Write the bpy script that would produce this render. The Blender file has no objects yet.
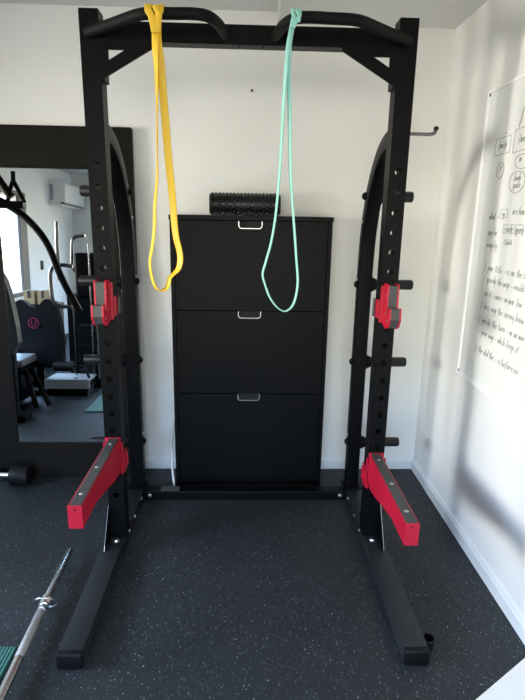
import bpy, bmesh, math, random
from mathutils import Vector, Matrix
random.seed(7)
S = bpy.context.scene
COL = S.collection
PI = math.pi

# ------------------------------------------------------------------ camera
cam_d = bpy.data.cameras.new('camera')
cam = bpy.data.objects.new('camera', cam_d)
COL.objects.link(cam)
cam_d.sensor_fit = 'VERTICAL'
cam_d.sensor_height = 24.0
cam_d.lens = 24.0 * 527.0 / 700.0
cam_d.clip_start = 0.02
ay = Vector((246 - 262.5, -(213 - 350), -527.0)).normalized()          # room axes seen in camera space
az = -Vector((226 - 262.5, -(2420 - 350), -527.0))
az = (az - az.dot(ay) * ay).normalized()
ax = ay.cross(az)
cam.matrix_world = Matrix.Translation((0, 0, 1.45)) @ Matrix((ax, ay, az)).to_4x4()
S.camera = cam

# ------------------------------------------------------------------ sky, daylight, exposure
S.view_settings.view_transform = 'Standard'
S.view_settings.look = 'None'
S.view_settings.gamma = 1.0
S.view_settings.use_curve_mapping = False
S.view_settings.exposure = 0.42
S.cycles.caustics_reflective = False
S.cycles.caustics_refractive = False
S.cycles.max_bounces = 12
S.cycles.diffuse_bounces = 6

W = bpy.data.worlds.new('daylight')
S.world = W
W.use_nodes = True
wn = W.node_tree
wn.nodes.clear()
w_out = wn.nodes.new('ShaderNodeOutputWorld')
w_bg = wn.nodes.new('ShaderNodeBackground')
w_tc = wn.nodes.new('ShaderNodeTexCoord')
w_sep = wn.nodes.new('ShaderNodeSeparateXYZ')
w_map = wn.nodes.new('ShaderNodeMapRange')
w_ramp = wn.nodes.new('ShaderNodeValToRGB')
w_map.inputs['From Min'].default_value = -1
wn.links.new(w_tc.outputs['Generated'], w_sep.inputs[0])
wn.links.new(w_sep.outputs['Z'], w_map.inputs['Value'])
wn.links.new(w_map.outputs[0], w_ramp.inputs['Fac'])
wn.links.new(w_ramp.outputs['Color'], w_bg.inputs['Color'])
wn.links.new(w_bg.outputs[0], w_out.inputs[0])
e = w_ramp.color_ramp.elements
e[0].position = 0.0
e[0].color = (0.02, 0.02, 0.018, 1)         # ground in shade
e[1].position = 1.0
e[1].color = (0.32, 0.54, 0.88, 1)          # sky
for pos, c in ((0.41, (0.05, 0.045, 0.038)), (0.46, (0.27, 0.25, 0.20)), (0.51, (0.32, 0.31, 0.26)), (0.59, (0.30, 0.33, 0.33)), (0.625, (0.32, 0.50, 0.80))):
    k = w_ramp.color_ramp.elements.new(pos)
    k.color = (*c, 1)
w_bg.inputs['Strength'].default_value = 25.0

WX, WY0, WY1, WZ0, WZ1 = -2.7, -0.95, 1.75, 0.74, 1.86     # the window in the left wall


def area(name, loc, direction, sx, sy, power, col=(1, 1, 1), portal=False):
    l = bpy.data.lights.new(name, 'AREA')
    l.shape = 'RECTANGLE'
    l.size, l.size_y = sx, sy
    l.energy = power
    l.color = col
    o = bpy.data.objects.new(name, l)
    COL.objects.link(o)
    o.location = loc
    o.rotation_euler = Vector(direction).to_track_quat('-Z', 'Y').to_euler()
    if portal:
        l.cycles.is_portal = True
    return o


area('window_portal', (WX - 0.16, (WY0 + WY1) / 2, (WZ0 + WZ1) / 2), (1, 0, 0), WY1 - WY0, WZ1 - WZ0, 1, portal=True)
F0, F1, FZ0, FZ1 = -1.7, 0.9, 0.45, 2.10                        # unseen window added behind the camera as fill light for the back wall
area('window_portal', ((F0 + F1) / 2, -3.16, (FZ0 + FZ1) / 2), (0, 1, 0), F1 - F0, FZ1 - FZ0, 1, portal=True)  # portal of the added fill window
for yy, pw in ((0.55, 7.0), (1.02, 8.6), (1.46, 7.0)):
    yard = area('daylight_from_yard', (WX - 0.95, yy, 1.46), (4.6, 1.85 - yy, -0.35), 0.18, 0.60, pw, (1.0, 0.98, 0.92))
    yard.data.spread = math.radians(75)

# ------------------------------------------------------------------ materials


def mat(name, col, rough=0.5, metal=0.0, bump=0.0, scale=60.0, var=0.0, coat=0.0, spec=0.5, aniso=None):
    m = bpy.data.materials.new(name)
    m.use_nodes = True
    nt = m.node_tree
    b = nt.nodes['Principled BSDF']
    b.inputs['Base Color'].default_value = (*col, 1)
    b.inputs['Roughness'].default_value = rough
    b.inputs['Metallic'].default_value = metal
    b.inputs['Specular IOR Level'].default_value = spec
    b.inputs['Coat Weight'].default_value = coat
    tc = nt.nodes.new('ShaderNodeTexCoord')
    mp = nt.nodes.new('ShaderNodeMapping')
    nt.links.new(tc.outputs['Object'], mp.inputs[0])
    if aniso:
        mp.inputs['Scale'].default_value = aniso
    nz = nt.nodes.new('ShaderNodeTexNoise')
    nz.inputs['Scale'].default_value = scale
    nz.inputs['Detail'].default_value = 4
    nt.links.new(mp.outputs[0], nz.inputs['Vector'])
    if var:
        mx = nt.nodes.new('ShaderNodeMix')
        mx.data_type = 'RGBA'
        mx.inputs[6].default_value = (*[c * (1 - var) for c in col], 1)
        mx.inputs[7].default_value = (*[min(1, c * (1 + var)) for c in col], 1)
        nt.links.new(nz.outputs['Fac'], mx.inputs[0])
        nt.links.new(mx.outputs[2], b.inputs['Base Color'])
    if bump:
        bp = nt.nodes.new('ShaderNodeBump')
        bp.inputs['Strength'].default_value = bump
        bp.inputs['Distance'].default_value = 0.002
        nt.links.new(nz.outputs['Fac'], bp.inputs['Height'])
        nt.links.new(bp.outputs[0], b.inputs['Normal'])
    return m


M = {}
M['wall'] = mat('wall_paint', (0.83, 0.82, 0.785), 0.55, bump=0.25, scale=90, var=0.015)
M['ceiling'] = mat('ceiling_paint', (0.74, 0.74, 0.72), 0.7, bump=0.15, scale=120, var=0.015)
M['trim'] = mat('white_gloss_trim', (0.78, 0.79, 0.78), 0.3, var=0.02, scale=20)
M['steel'] = mat('black_powder_coat', (0.0025, 0.0027, 0.0033), 0.4, bump=0.2, scale=700, var=0.15, spec=0.10)
M['rail'] = mat('black_powder_coat_pale_sheen', (0.017, 0.0185, 0.0205), 0.42, bump=0.2, scale=700, var=0.2, spec=0.3)  # base colour lightened to carry the ceiling sheen on the rails
M['cap'] = mat('black_plastic_cap', (0.004, 0.004, 0.0045), 0.5, var=0.1, spec=0.2)
M['peg'] = mat('black_matte_sleeve', (0.007, 0.007, 0.008), 0.45, bump=0.1, scale=300, var=0.1, spec=0.35)
M['grip'] = mat('black_textured_grip', (0.004, 0.004, 0.004), 0.6, bump=0.5, scale=600, var=0.15, spec=0.15)
M['red'] = mat('red_powder_coat', (0.47, 0.008, 0.032), 0.38, bump=0.25, scale=500, var=0.1)
M['liner'] = mat('dark_nylon_liner', (0.05, 0.052, 0.052), 0.5, bump=0.15, scale=300, var=0.12)
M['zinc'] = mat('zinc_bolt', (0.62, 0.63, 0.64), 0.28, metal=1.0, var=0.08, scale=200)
M['chrome'] = mat('polished_chrome', (0.75, 0.76, 0.77), 0.27, metal=1.0, var=0.04, scale=40)
M['pullm'] = mat('brushed_chrome_pull', (0.50, 0.50, 0.50), 0.32, metal=1.0, var=0.05, scale=40)
M['dchrome'] = mat('dark_chrome', (0.16, 0.16, 0.165), 0.25, metal=1.0, var=0.05, scale=40)
M['seat'] = mat('vinyl_with_window_sheen', (0.28, 0.30, 0.33), 0.4, bump=0.1, scale=200, var=0.06)  # pale base colour stands for the window reflected in the pad
M['knurl'] = mat('knurled_steel', (0.55, 0.55, 0.54), 0.38, metal=1.0, bump=0.7, scale=900, var=0.12)
M['plate'] = mat('brushed_steel_plate', (0.62, 0.64, 0.66), 0.35, metal=0.4, var=0.08, aniso=(1, 30, 1))
M['wood'] = mat('black_brown_foil', (0.0028, 0.0032, 0.0038), 0.44, bump=0.12, scale=30, var=0.35, aniso=(1, 1, 14), spec=0.1)
M['gap'] = mat('dark_gap', (0.003, 0.003, 0.003), 0.8, var=0.1)
M['rollerfoam'] = mat('black_eva_foam', (0.005, 0.005, 0.0055), 0.38, bump=0.1, scale=200, var=0.1)
M['yellow'] = mat('yellow_latex', (0.80, 0.50, 0.025), 0.5, bump=0.1, scale=200, var=0.06)
M['teal'] = mat('mint_latex', (0.30, 0.62, 0.53), 0.5, bump=0.1, scale=200, var=0.06)
M['board'] = mat('whiteboard_enamel', (0.82, 0.82, 0.80), 0.28, var=0.01, scale=8)
M['boardedge'] = mat('white_board_edge', (0.93, 0.93, 0.92), 0.35, var=0.02)
M['ink'] = mat('grey_marker_ink', (0.27, 0.27, 0.28), 0.6, var=0.3, scale=40)
M['screw'] = mat('dark_screw', (0.08, 0.08, 0.08), 0.5, var=0.1)
M['mframe'] = mat('black_stained_frame', (0.0095, 0.0086, 0.0078), 0.5, spec=0.08, bump=0.15, scale=25, var=0.25, aniso=(1, 1, 8))
M['mirror'] = mat('mirror_silver', (0.70, 0.72, 0.71), 0.0, metal=1.0)
M['mat'] = mat('green_ribbed_rubber', (0.045, 0.16, 0.13), 0.7, bump=0.2, scale=300, var=0.12)
M['vinyl'] = mat('black_vinyl', (0.010, 0.010, 0.011), 0.42, bump=0.2, scale=250, var=0.12)
M['navy'] = mat('dark_navy_vinyl', (0.006, 0.007, 0.011), 0.5, bump=0.2, scale=250, var=0.12, spec=0.25)
M['pink'] = mat('pink_print', (0.42, 0.05, 0.14), 0.5, var=0.05)
M['winframe'] = mat('dark_window_frame', (0.022, 0.022, 0.022), 0.45, var=0.1)
M['card'] = mat('brown_cardboard', (0.30, 0.20, 0.09), 0.75, bump=0.1, scale=80, var=0.12)
M['acwhite'] = mat('white_ac_plastic', (0.80, 0.80, 0.78), 0.4, var=0.01)
M['acgrey'] = mat('grey_ac_grille', (0.22, 0.22, 0.22), 0.5, var=0.05)
M['white'] = mat('white_lacquer', (0.86, 0.86, 0.86), 0.35, var=0.01)
M['cord'] = mat('white_cord_sheath', (0.75, 0.75, 0.74), 0.45, var=0.02)


def floor_mat():
    m = bpy.data.materials.new('speckled_rubber_floor')
    m.use_nodes = True
    nt = m.node_tree
    b = nt.nodes['Principled BSDF']
    b.inputs['Roughness'].default_value = 0.58
    b.inputs['Specular IOR Level'].default_value = 0.45
    tc = nt.nodes.new('ShaderNodeTexCoord')

    def flecks(scale, thr, keep, stretch, rot):
        mp = nt.nodes.new('ShaderNodeMapping')
        mp.inputs['Scale'].default_value = stretch
        mp.inputs['Rotation'].default_value = (0, 0, rot)
        nt.links.new(tc.outputs['Object'], mp.inputs[0])
        wz = nt.nodes.new('ShaderNodeTexNoise')
        wz.inputs['Scale'].default_value = scale * 0.8
        nt.links.new(mp.outputs[0], wz.inputs['Vector'])
        ad = nt.nodes.new('ShaderNodeMix')
        ad.data_type = 'RGBA'
        ad.blend_type = 'ADD'
        ad.inputs[0].default_value = 0.012
        nt.links.new(mp.outputs[0], ad.inputs[6])
        nt.links.new(wz.outputs['Color'], ad.inputs[7])
        v = nt.nodes.new('ShaderNodeTexVoronoi')
        v.inputs['Scale'].default_value = scale
        nt.links.new(ad.outputs[2], v.inputs['Vector'])
        sp = nt.nodes.new('ShaderNodeSeparateColor')
        nt.links.new(v.outputs['Color'], sp.inputs[0])
        g1 = nt.nodes.new('ShaderNodeMath')
        g1.operation = 'LESS_THAN'
        g1.inputs[1].default_value = thr
        nt.links.new(v.outputs['Distance'], g1.inputs[0])
        g2 = nt.nodes.new('ShaderNodeMath')
        g2.operation = 'LESS_THAN'
        g2.inputs[1].default_value = keep
        nt.links.new(sp.outputs[0], g2.inputs[0])
        mu = nt.nodes.new('ShaderNodeMath')
        mu.operation = 'MULTIPLY'
        nt.links.new(g1.outputs[0], mu.inputs[0])
        nt.links.new(g2.outputs[0], mu.inputs[1])
        mu2 = nt.nodes.new('ShaderNodeMath')
        mu2.operation = 'MULTIPLY'
        nt.links.new(mu.outputs[0], mu2.inputs[0])
        nt.links.new(sp.outputs[1], mu2.inputs[1])
        return mu2

    nz = nt.nodes.new('ShaderNodeTexNoise')
    nz.inputs['Scale'].default_value = 5
    nz.inputs['Detail'].default_value = 8
    nt.links.new(tc.outputs['Object'], nz.inputs['Vector'])
    base = nt.nodes.new('ShaderNodeMix')
    base.data_type = 'RGBA'
    base.inputs[6].default_value = (0.0105, 0.0128, 0.0148, 1)
    base.inputs[7].default_value = (0.018, 0.0215, 0.0245, 1)
    nt.links.new(nz.outputs['Fac'], base.inputs[0])
    last = base.outputs[2]
    for args, col in (((135, 0.25, 0.17, (1, 0.7, 1), 0.3), (0.34, 0.36, 0.38, 1)),
                      ((100, 0.20, 0.2, (1.0, 0.5, 1), 0.2), (0.17, 0.185, 0.205, 1)),
                      ((210, 0.34, 0.45, (1, 0.55, 1), 0.1), (0.085, 0.098, 0.115, 1))):
        f = flecks(*args)
        mx = nt.nodes.new('ShaderNodeMix')
        mx.data_type = 'RGBA'
        nt.links.new(f.outputs[0], mx.inputs[0])
        nt.links.new(last, mx.inputs[6])
        mx.inputs[7].default_value = col
        last = mx.outputs[2]
    nt.links.new(last, b.inputs['Base Color'])
    n2 = nt.nodes.new('ShaderNodeTexNoise')
    n2.inputs['Scale'].default_value = 350
    nt.links.new(tc.outputs['Object'], n2.inputs['Vector'])
    bp = nt.nodes.new('ShaderNodeBump')
    bp.inputs['Strength'].default_value = 0.5
    bp.inputs['Distance'].default_value = 0.002
    nt.links.new(n2.outputs['Fac'], bp.inputs['Height'])
    nt.links.new(bp.outputs[0], b.inputs['Normal'])
    return m


M['floor'] = floor_mat()


def glass_mat():
    m = bpy.data.materials.new('window_glass')
    m.use_nodes = True
    nt = m.node_tree
    nt.nodes.clear()
    out = nt.nodes.new('ShaderNodeOutputMaterial')
    mx = nt.nodes.new('ShaderNodeMixShader')
    tr = nt.nodes.new('ShaderNodeBsdfTransparent')
    gl = nt.nodes.new('ShaderNodeBsdfGlossy')
    gl.inputs['Roughness'].default_value = 0.02
    lw = nt.nodes.new('ShaderNodeLayerWeight')          # reflection grows towards grazing angles
    pw_ = nt.nodes.new('ShaderNodeMath')
    pw_.operation = 'POWER'
    pw_.inputs[1].default_value = 5.0
    fr = nt.nodes.new('ShaderNodeMath')
    fr.operation = 'MULTIPLY_ADD'
    fr.inputs[1].default_value = 0.9
    fr.inputs[2].default_value = 0.03
    nt.links.new(lw.outputs['Facing'], pw_.inputs[0])
    nt.links.new(pw_.outputs[0], fr.inputs[0])
    nt.links.new(fr.outputs[0], mx.inputs[0])
    nt.links.new(tr.outputs[0], mx.inputs[1])
    nt.links.new(gl.outputs[0], mx.inputs[2])
    nt.links.new(mx.outputs[0], out.inputs[0])
    return m


M['glass'] = glass_mat()

# ------------------------------------------------------------------ mesh helpers (all in room coordinates, metres)


def V(*a):
    return Vector(a)


def new():
    return bmesh.new()


def box(bm, x0, x1, y0, y1, z0, z1, bev=0.0, seg=2):
    vs = [bm.verts.new((x, y, z)) for x in (x0, x1) for y in (y0, y1) for z in (z0, z1)]
    idx = ((0, 1, 3, 2), (4, 6, 7, 5), (0, 4, 5, 1), (2, 3, 7, 6), (0, 2, 6, 4), (1, 5, 7, 3))
    fs = [bm.faces.new([vs[i] for i in f]) for f in idx]
    if bev:
        ed = list({ed for f in fs for ed in f.edges})
        bmesh.ops.bevel(bm, geom=ed, offset=bev, segments=seg, profile=0.5, affect='EDGES')


def frame_at(d, up=None):
    d = Vector(d).normalized()
    up = Vector(up) if up is not None else (Vector((0, 0, 1)) if abs(d.z) < 0.9 else Vector((1, 0, 0)))
    a = up - up.dot(d) * d
    a.normalize()
    return d.cross(a).normalized(), a


def smooth_path(pts, n=6):
    """Catmull-Rom through the points"""
    P = [Vector(p) for p in pts]
    P = [2 * P[0] - P[1]] + P + [2 * P[-1] - P[-2]]
    out = []
    for i in range(1, len(P) - 2):
        for j in range(n):
            t = j / n
            a, b, c, d = P[i - 1], P[i], P[i + 1], P[i + 2]
            out.append(0.5 * ((2 * b) + (c - a) * t + (2 * a - 5 * b + 4 * c - d) * t * t + (3 * b - a - 3 * c + d) * t ** 3))
    out.append(P[-2])
    return out


def sweep(bm, pts, prof, up=None, closed=False, caps=True, ups=None):
    """prof: list of (a, b) offsets along side and up vectors"""
    P = [Vector(p) for p in pts]
    n = len(P)
    rings = []
    prev = None
    for i in range(n):
        if closed:
            d = P[(i + 1) % n] - P[i - 1]
        else:
            d = P[min(i + 1, n - 1)] - P[max(i - 1, 0)]
        d.normalize()
        if ups:
            s, u = frame_at(d, ups[i])
        elif up is not None:
            s, u = frame_at(d, up)
        elif prev is None:
            s, u = frame_at(d)
        else:
            u = prev - prev.dot(d) * d
            u.normalize()
            s = d.cross(u).normalized()
        prev = u
        rings.append([bm.verts.new(P[i] + s * a + u * b) for a, b in prof])
    m = len(prof)
    rng = range(n) if closed else range(n - 1)
    for i in rng:
        r0, r1 = rings[i], rings[(i + 1) % n]
        for j in range(m):
            bm.faces.new((r0[j], r0[(j + 1) % m], r1[(j + 1) % m], r1[j]))
    if caps and not closed:
        bm.faces.new(rings[0][::-1])
        bm.faces.new(rings[-1])


def circ(r, n=16):
    return [(r * math.cos(2 * PI * i / n), r * math.sin(2 * PI * i / n)) for i in range(n)]


def rrect(w, h, r=0.004):
    o = []
    for cx, cy, a0 in ((w / 2 - r, h / 2 - r, 0), (-w / 2 + r, h / 2 - r, 90), (-w / 2 + r, -h / 2 + r, 180), (w / 2 - r, -h / 2 + r, 270)):
        for k in range(3):
            a = math.radians(a0 + 45 * k)
            o.append((cx + r * math.cos(a), cy + r * math.sin(a)))
    return o


def tube(bm, pts, r, n=16):
    sweep(bm, pts, circ(r, n))


def lathe(bm, p0, p1, prof, n=24):
    """prof: (distance along axis, radius)"""
    p0, p1 = Vector(p0), Vector(p1)
    d = (p1 - p0).normalized()
    s, u = frame_at(d)
    rings = []
    for t, r in prof:
        c = p0 + d * t
        rings.append([bm.verts.new(c + s * r * math.cos(2 * PI * i / n) + u * r * math.sin(2 * PI * i / n)) for i in range(n)])
    for a, b in zip(rings, rings[1:]):
        for j in range(n):
            bm.faces.new((a[j], a[(j + 1) % n], b[(j + 1) % n], b[j]))
    bm.faces.new(rings[0][::-1])
    bm.faces.new(rings[-1])


def prism(bm, poly, axis, a0, a1, holes=()):
    """extrude a 2-D polygon (with holes) along an axis: 'x' takes (y, z), 'y' takes (x, z), 'z' takes (x, y)"""
    def P(p, a):
        return {'x': (a, p[0], p[1]), 'y': (p[0], a, p[1]), 'z': (p[0], p[1], a)}[axis]
    if not holes:
        A = [bm.verts.new(P(p, a0)) for p in poly]
        B = [bm.verts.new(P(p, a1)) for p in poly]
        n = len(poly)
        bm.faces.new(A)
        bm.faces.new(B[::-1])
        for i in range(n):
            bm.faces.new((A[i], A[(i + 1) % n], B[(i + 1) % n], B[i]))
        return
    for loop_a in (a0, a1):
        ed = []
        for lp in [poly] + list(holes):
            vs = [bm.verts.new(P(p, loop_a)) for p in lp]
            for i in range(len(vs)):
                ed.append(bm.edges.new((vs[i], vs[(i + 1) % len(vs)])))
        bmesh.ops.triangle_fill(bm, edges=ed, use_beauty=True)
    for lp in [poly] + list(holes):
        n = len(lp)
        for i in range(n):
            q = [bm.verts.new(P(lp[i], a0)), bm.verts.new(P(lp[(i + 1) % n], a0)), bm.verts.new(P(lp[(i + 1) % n], a1)), bm.verts.new(P(lp[i], a1))]
            bm.faces.new(q)
    bmesh.ops.remove_doubles(bm, verts=bm.verts, dist=1e-6)


ORIG = {}


def thing(name, label, cat, loc, group=None):
    o = bpy.data.objects.new(name, None)
    o.empty_display_size = 0.05
    COL.objects.link(o)
    o.location = loc
    ORIG[o.name] = Vector(loc)
    o['label'] = label
    o['category'] = cat
    if group:
        o['group'] = group
    return o


def obj(name, bm, m, parent=None, label=None, smooth=None):
    """link a bmesh as one mesh object; children keep room coordinates through their parent's origin"""
    org = ORIG.get(parent.name, Vector((0, 0, 0))) if parent else Vector((0, 0, 0))
    bmesh.ops.recalc_face_normals(bm, faces=bm.faces)
    bmesh.ops.translate(bm, verts=bm.verts, vec=-org)
    me = bpy.data.meshes.new(name)
    bm.to_mesh(me)
    bm.free()
    for mm in (m if isinstance(m, (list, tuple)) else [m]):
        me.materials.append(mm)
    if smooth:
        me.shade_smooth()
        me.set_sharp_from_angle(angle=math.radians(smooth))
    o = bpy.data.objects.new(name, me)
    COL.objects.link(o)
    ORIG[o.name] = org
    if parent:
        o.parent = parent
    if label:
        o['label'] = label
    return o


def tag(o, label, cat, group=None):
    o['label'] = label
    o['category'] = cat
    if group:
        o['group'] = group
    return o


def struct(name, bm, m, parent=None, smooth=None):
    o = obj(name, bm, m, parent, smooth=smooth)
    if not parent:
        o['kind'] = 'structure'
    return o


def bolt(p, d, r, parent, h=None, m='zinc'):
    h = h or r * 0.7
    bm = new()
    p, d = Vector(p), Vector(d).normalized()
    lathe(bm, p, p + d, [(0, r * 1.25), (h * 0.25, r * 1.25), (h * 0.26, r), (h * 0.75, r * 0.85), (h, r * 0.45)], 12)
    return obj('bolt', bm, M[m], parent, smooth=40)


# ------------------------------------------------------------------ room shell
RX, BY, FY, CZ = 1.005, 2.83, -3.0, 2.33
T = 0.12
bm = new(); box(bm, WX - T, RX + T, FY - T, BY + T, -0.1, 0); struct('floor', bm, M['floor'])
bm = new(); box(bm, WX - T, RX + T, BY, BY + T, 0, CZ + 0.2); struct('wall_back', bm, M['wall'])
bm = new(); box(bm, RX, RX + T, FY, BY, 0, CZ + 0.2); struct('wall_right', bm, M['wall'])
bm = new()
for a in ((WX - T, F0, 0, CZ + .2), (F1, RX + T, 0, CZ + .2), (F0, F1, 0, FZ0), (F0, F1, FZ1, CZ + .2)):
    box(bm, a[0], a[1], FY - T, FY, a[2], a[3])
struct('wall_front', bm, M['wall'])
bm = new()
for a in ((FY, WY0, 0, CZ + .2), (WY1, BY, 0, CZ + .2), (WY0, WY1, 0, WZ0), (WY0, WY1, WZ1, CZ + .2)):
    box(bm, WX - T, WX, *a)
struct('wall_left', bm, M['wall'])
bm = new()
box(bm, 0.14, RX, FY, BY, CZ, CZ + 0.2)
box(bm, WX, 0.14, FY, BY, CZ + 0.05, CZ + 0.2)
struct('ceiling', bm, M['ceiling'])


def skirting(name, poly_pts, axis, a0, a1):
    bm = new(); prism(bm, poly_pts, axis, a0, a1); return struct(name, bm, M['trim'])


prof = [(0, 0), (0.015, 0), (0.015, 0.052), (0.011, 0.058), (0.009, 0.066), (0.0, 0.070)]
skirting('baseboard_back', [(BY - a, z) for a, z in prof], 'x', WX, RX)
skirting('baseboard_right', [(RX - a, z) for a, z in prof], 'y', FY, BY - 0.015)
skirting('baseboard_left', [(WX + a, z) for a, z in prof], 'y', FY, BY - 0.015)

# window in the left wall (seen in the mirror)
bm = new()
f = 0.05
for a in ((WY0 - 0.20, WY0, WZ0 - f, WZ1 + f), (WY1, WY1 + f, WZ0 - f, WZ1 + f), (WY0, WY1, WZ0 - f, WZ0), (WY0, WY1, WZ1, WZ1 + f)):
    box(bm, WX, WX + 0.03, *a, bev=0.004)
win = struct('window_1', bm, M['winframe'])
bm = new()
box(bm, WX - 0.08, WX - 0.04, WY0 + 1.20, WY0 + 1.235, WZ0, WZ1, 0.004)
struct('mullion', bm, M['trim'], win)
bm = new(); box(bm, WX - 0.064, WX - 0.060, WY0, WY1, WZ0, WZ1); struct('window_pane', bm, M['glass'], win)

bm = new()
for a in ((F0 - f, F0, FZ0 - f, FZ1 + f), (F1, F1 + f, FZ0 - f, FZ1 + f), (F0, F1, FZ0 - f, FZ0), (F0, F1, FZ1, FZ1 + f)):
    box(bm, a[0], a[1], FY, FY + 0.03, a[2], a[3], 0.004)
fill_win = struct('added_fill_window', bm, M['winframe'])  # frame of the added window, there only to let fill light in
bm = new(); box(bm, F0, F1, FY - 0.064, FY - 0.060, FZ0, FZ1); struct('window_pane', bm, M['glass'], fill_win)  # pane of the added fill window

# ------------------------------------------------------------------ power rack
XC, UO, UW = 0.010, 0.592, 0.068         # centre, outer half width, tube width
UY0 = 2.06                                # front faces of the uprights
UY1 = UY0 + 0.068
UTOP = 2.118
RH = 0.06                                 # base rail height
HZ = [1.6085 - 0.0747 * i for i in range(19)]
rack = thing('power_rack', 'tall black steel half rack with drilled uprights and pull-up bars on the rubber floor', 'rack', (XC, 2.1, 0))



def upright_bm(x0, x1):
    bm = new()
    n = 16
    z_lo = HZ[-1] - 0.0747 / 2
    z_hi = HZ[0] + 0.0747 / 2
    cx, hw = (x0 + x1) / 2, (x1 - x0) / 2
    r = 0.0125
    for zc in HZ:
        loops = {}
        for y in (UY0, UY1):
            ci, sq = [], []
            for i in range(n):
                a = 2 * PI * i / n
                c, s = math.cos(a), math.sin(a)
                k_ = 1 / max(abs(c), abs(s))
                ci.append(bm.verts.new((cx + r * c, y, zc + r * s)))
                sq.append(bm.verts.new((cx + hw * c * k_, y, zc + 0.0747 / 2 * s * k_)))
            loops[y] = ci
            for i in range(n):
                j = (i + 1) % n
                bm.faces.new((ci[i], ci[j], sq[j], sq[i]))
        a, b = loops[UY0], loops[UY1]
        for i in range(n):
            j = (i + 1) % n
            bm.faces.new((a[i], a[j], b[j], b[i]))

    def quad(*p):
        bm.faces.new([bm.verts.new(q) for q in p])
    for y in (UY0, UY1):
        quad((x0, y, RH), (x1, y, RH), (x1, y, z_lo), (x0, y, z_lo))
        quad((x0, y, z_hi), (x1, y, z_hi), (x1, y, UTOP), (x0, y, UTOP))
    for x in (x0, x1):
        quad((x, UY0, RH), (x, UY1, RH), (x, UY1, UTOP), (x, UY0, UTOP))
    for z in (RH, UTOP):
        quad((x0, UY0, z), (x1, UY0, z), (x1, UY1, z), (x0, UY1, z))
    bmesh.ops.remove_doubles(bm, verts=bm.verts, dist=1e-5)
    return bm


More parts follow.
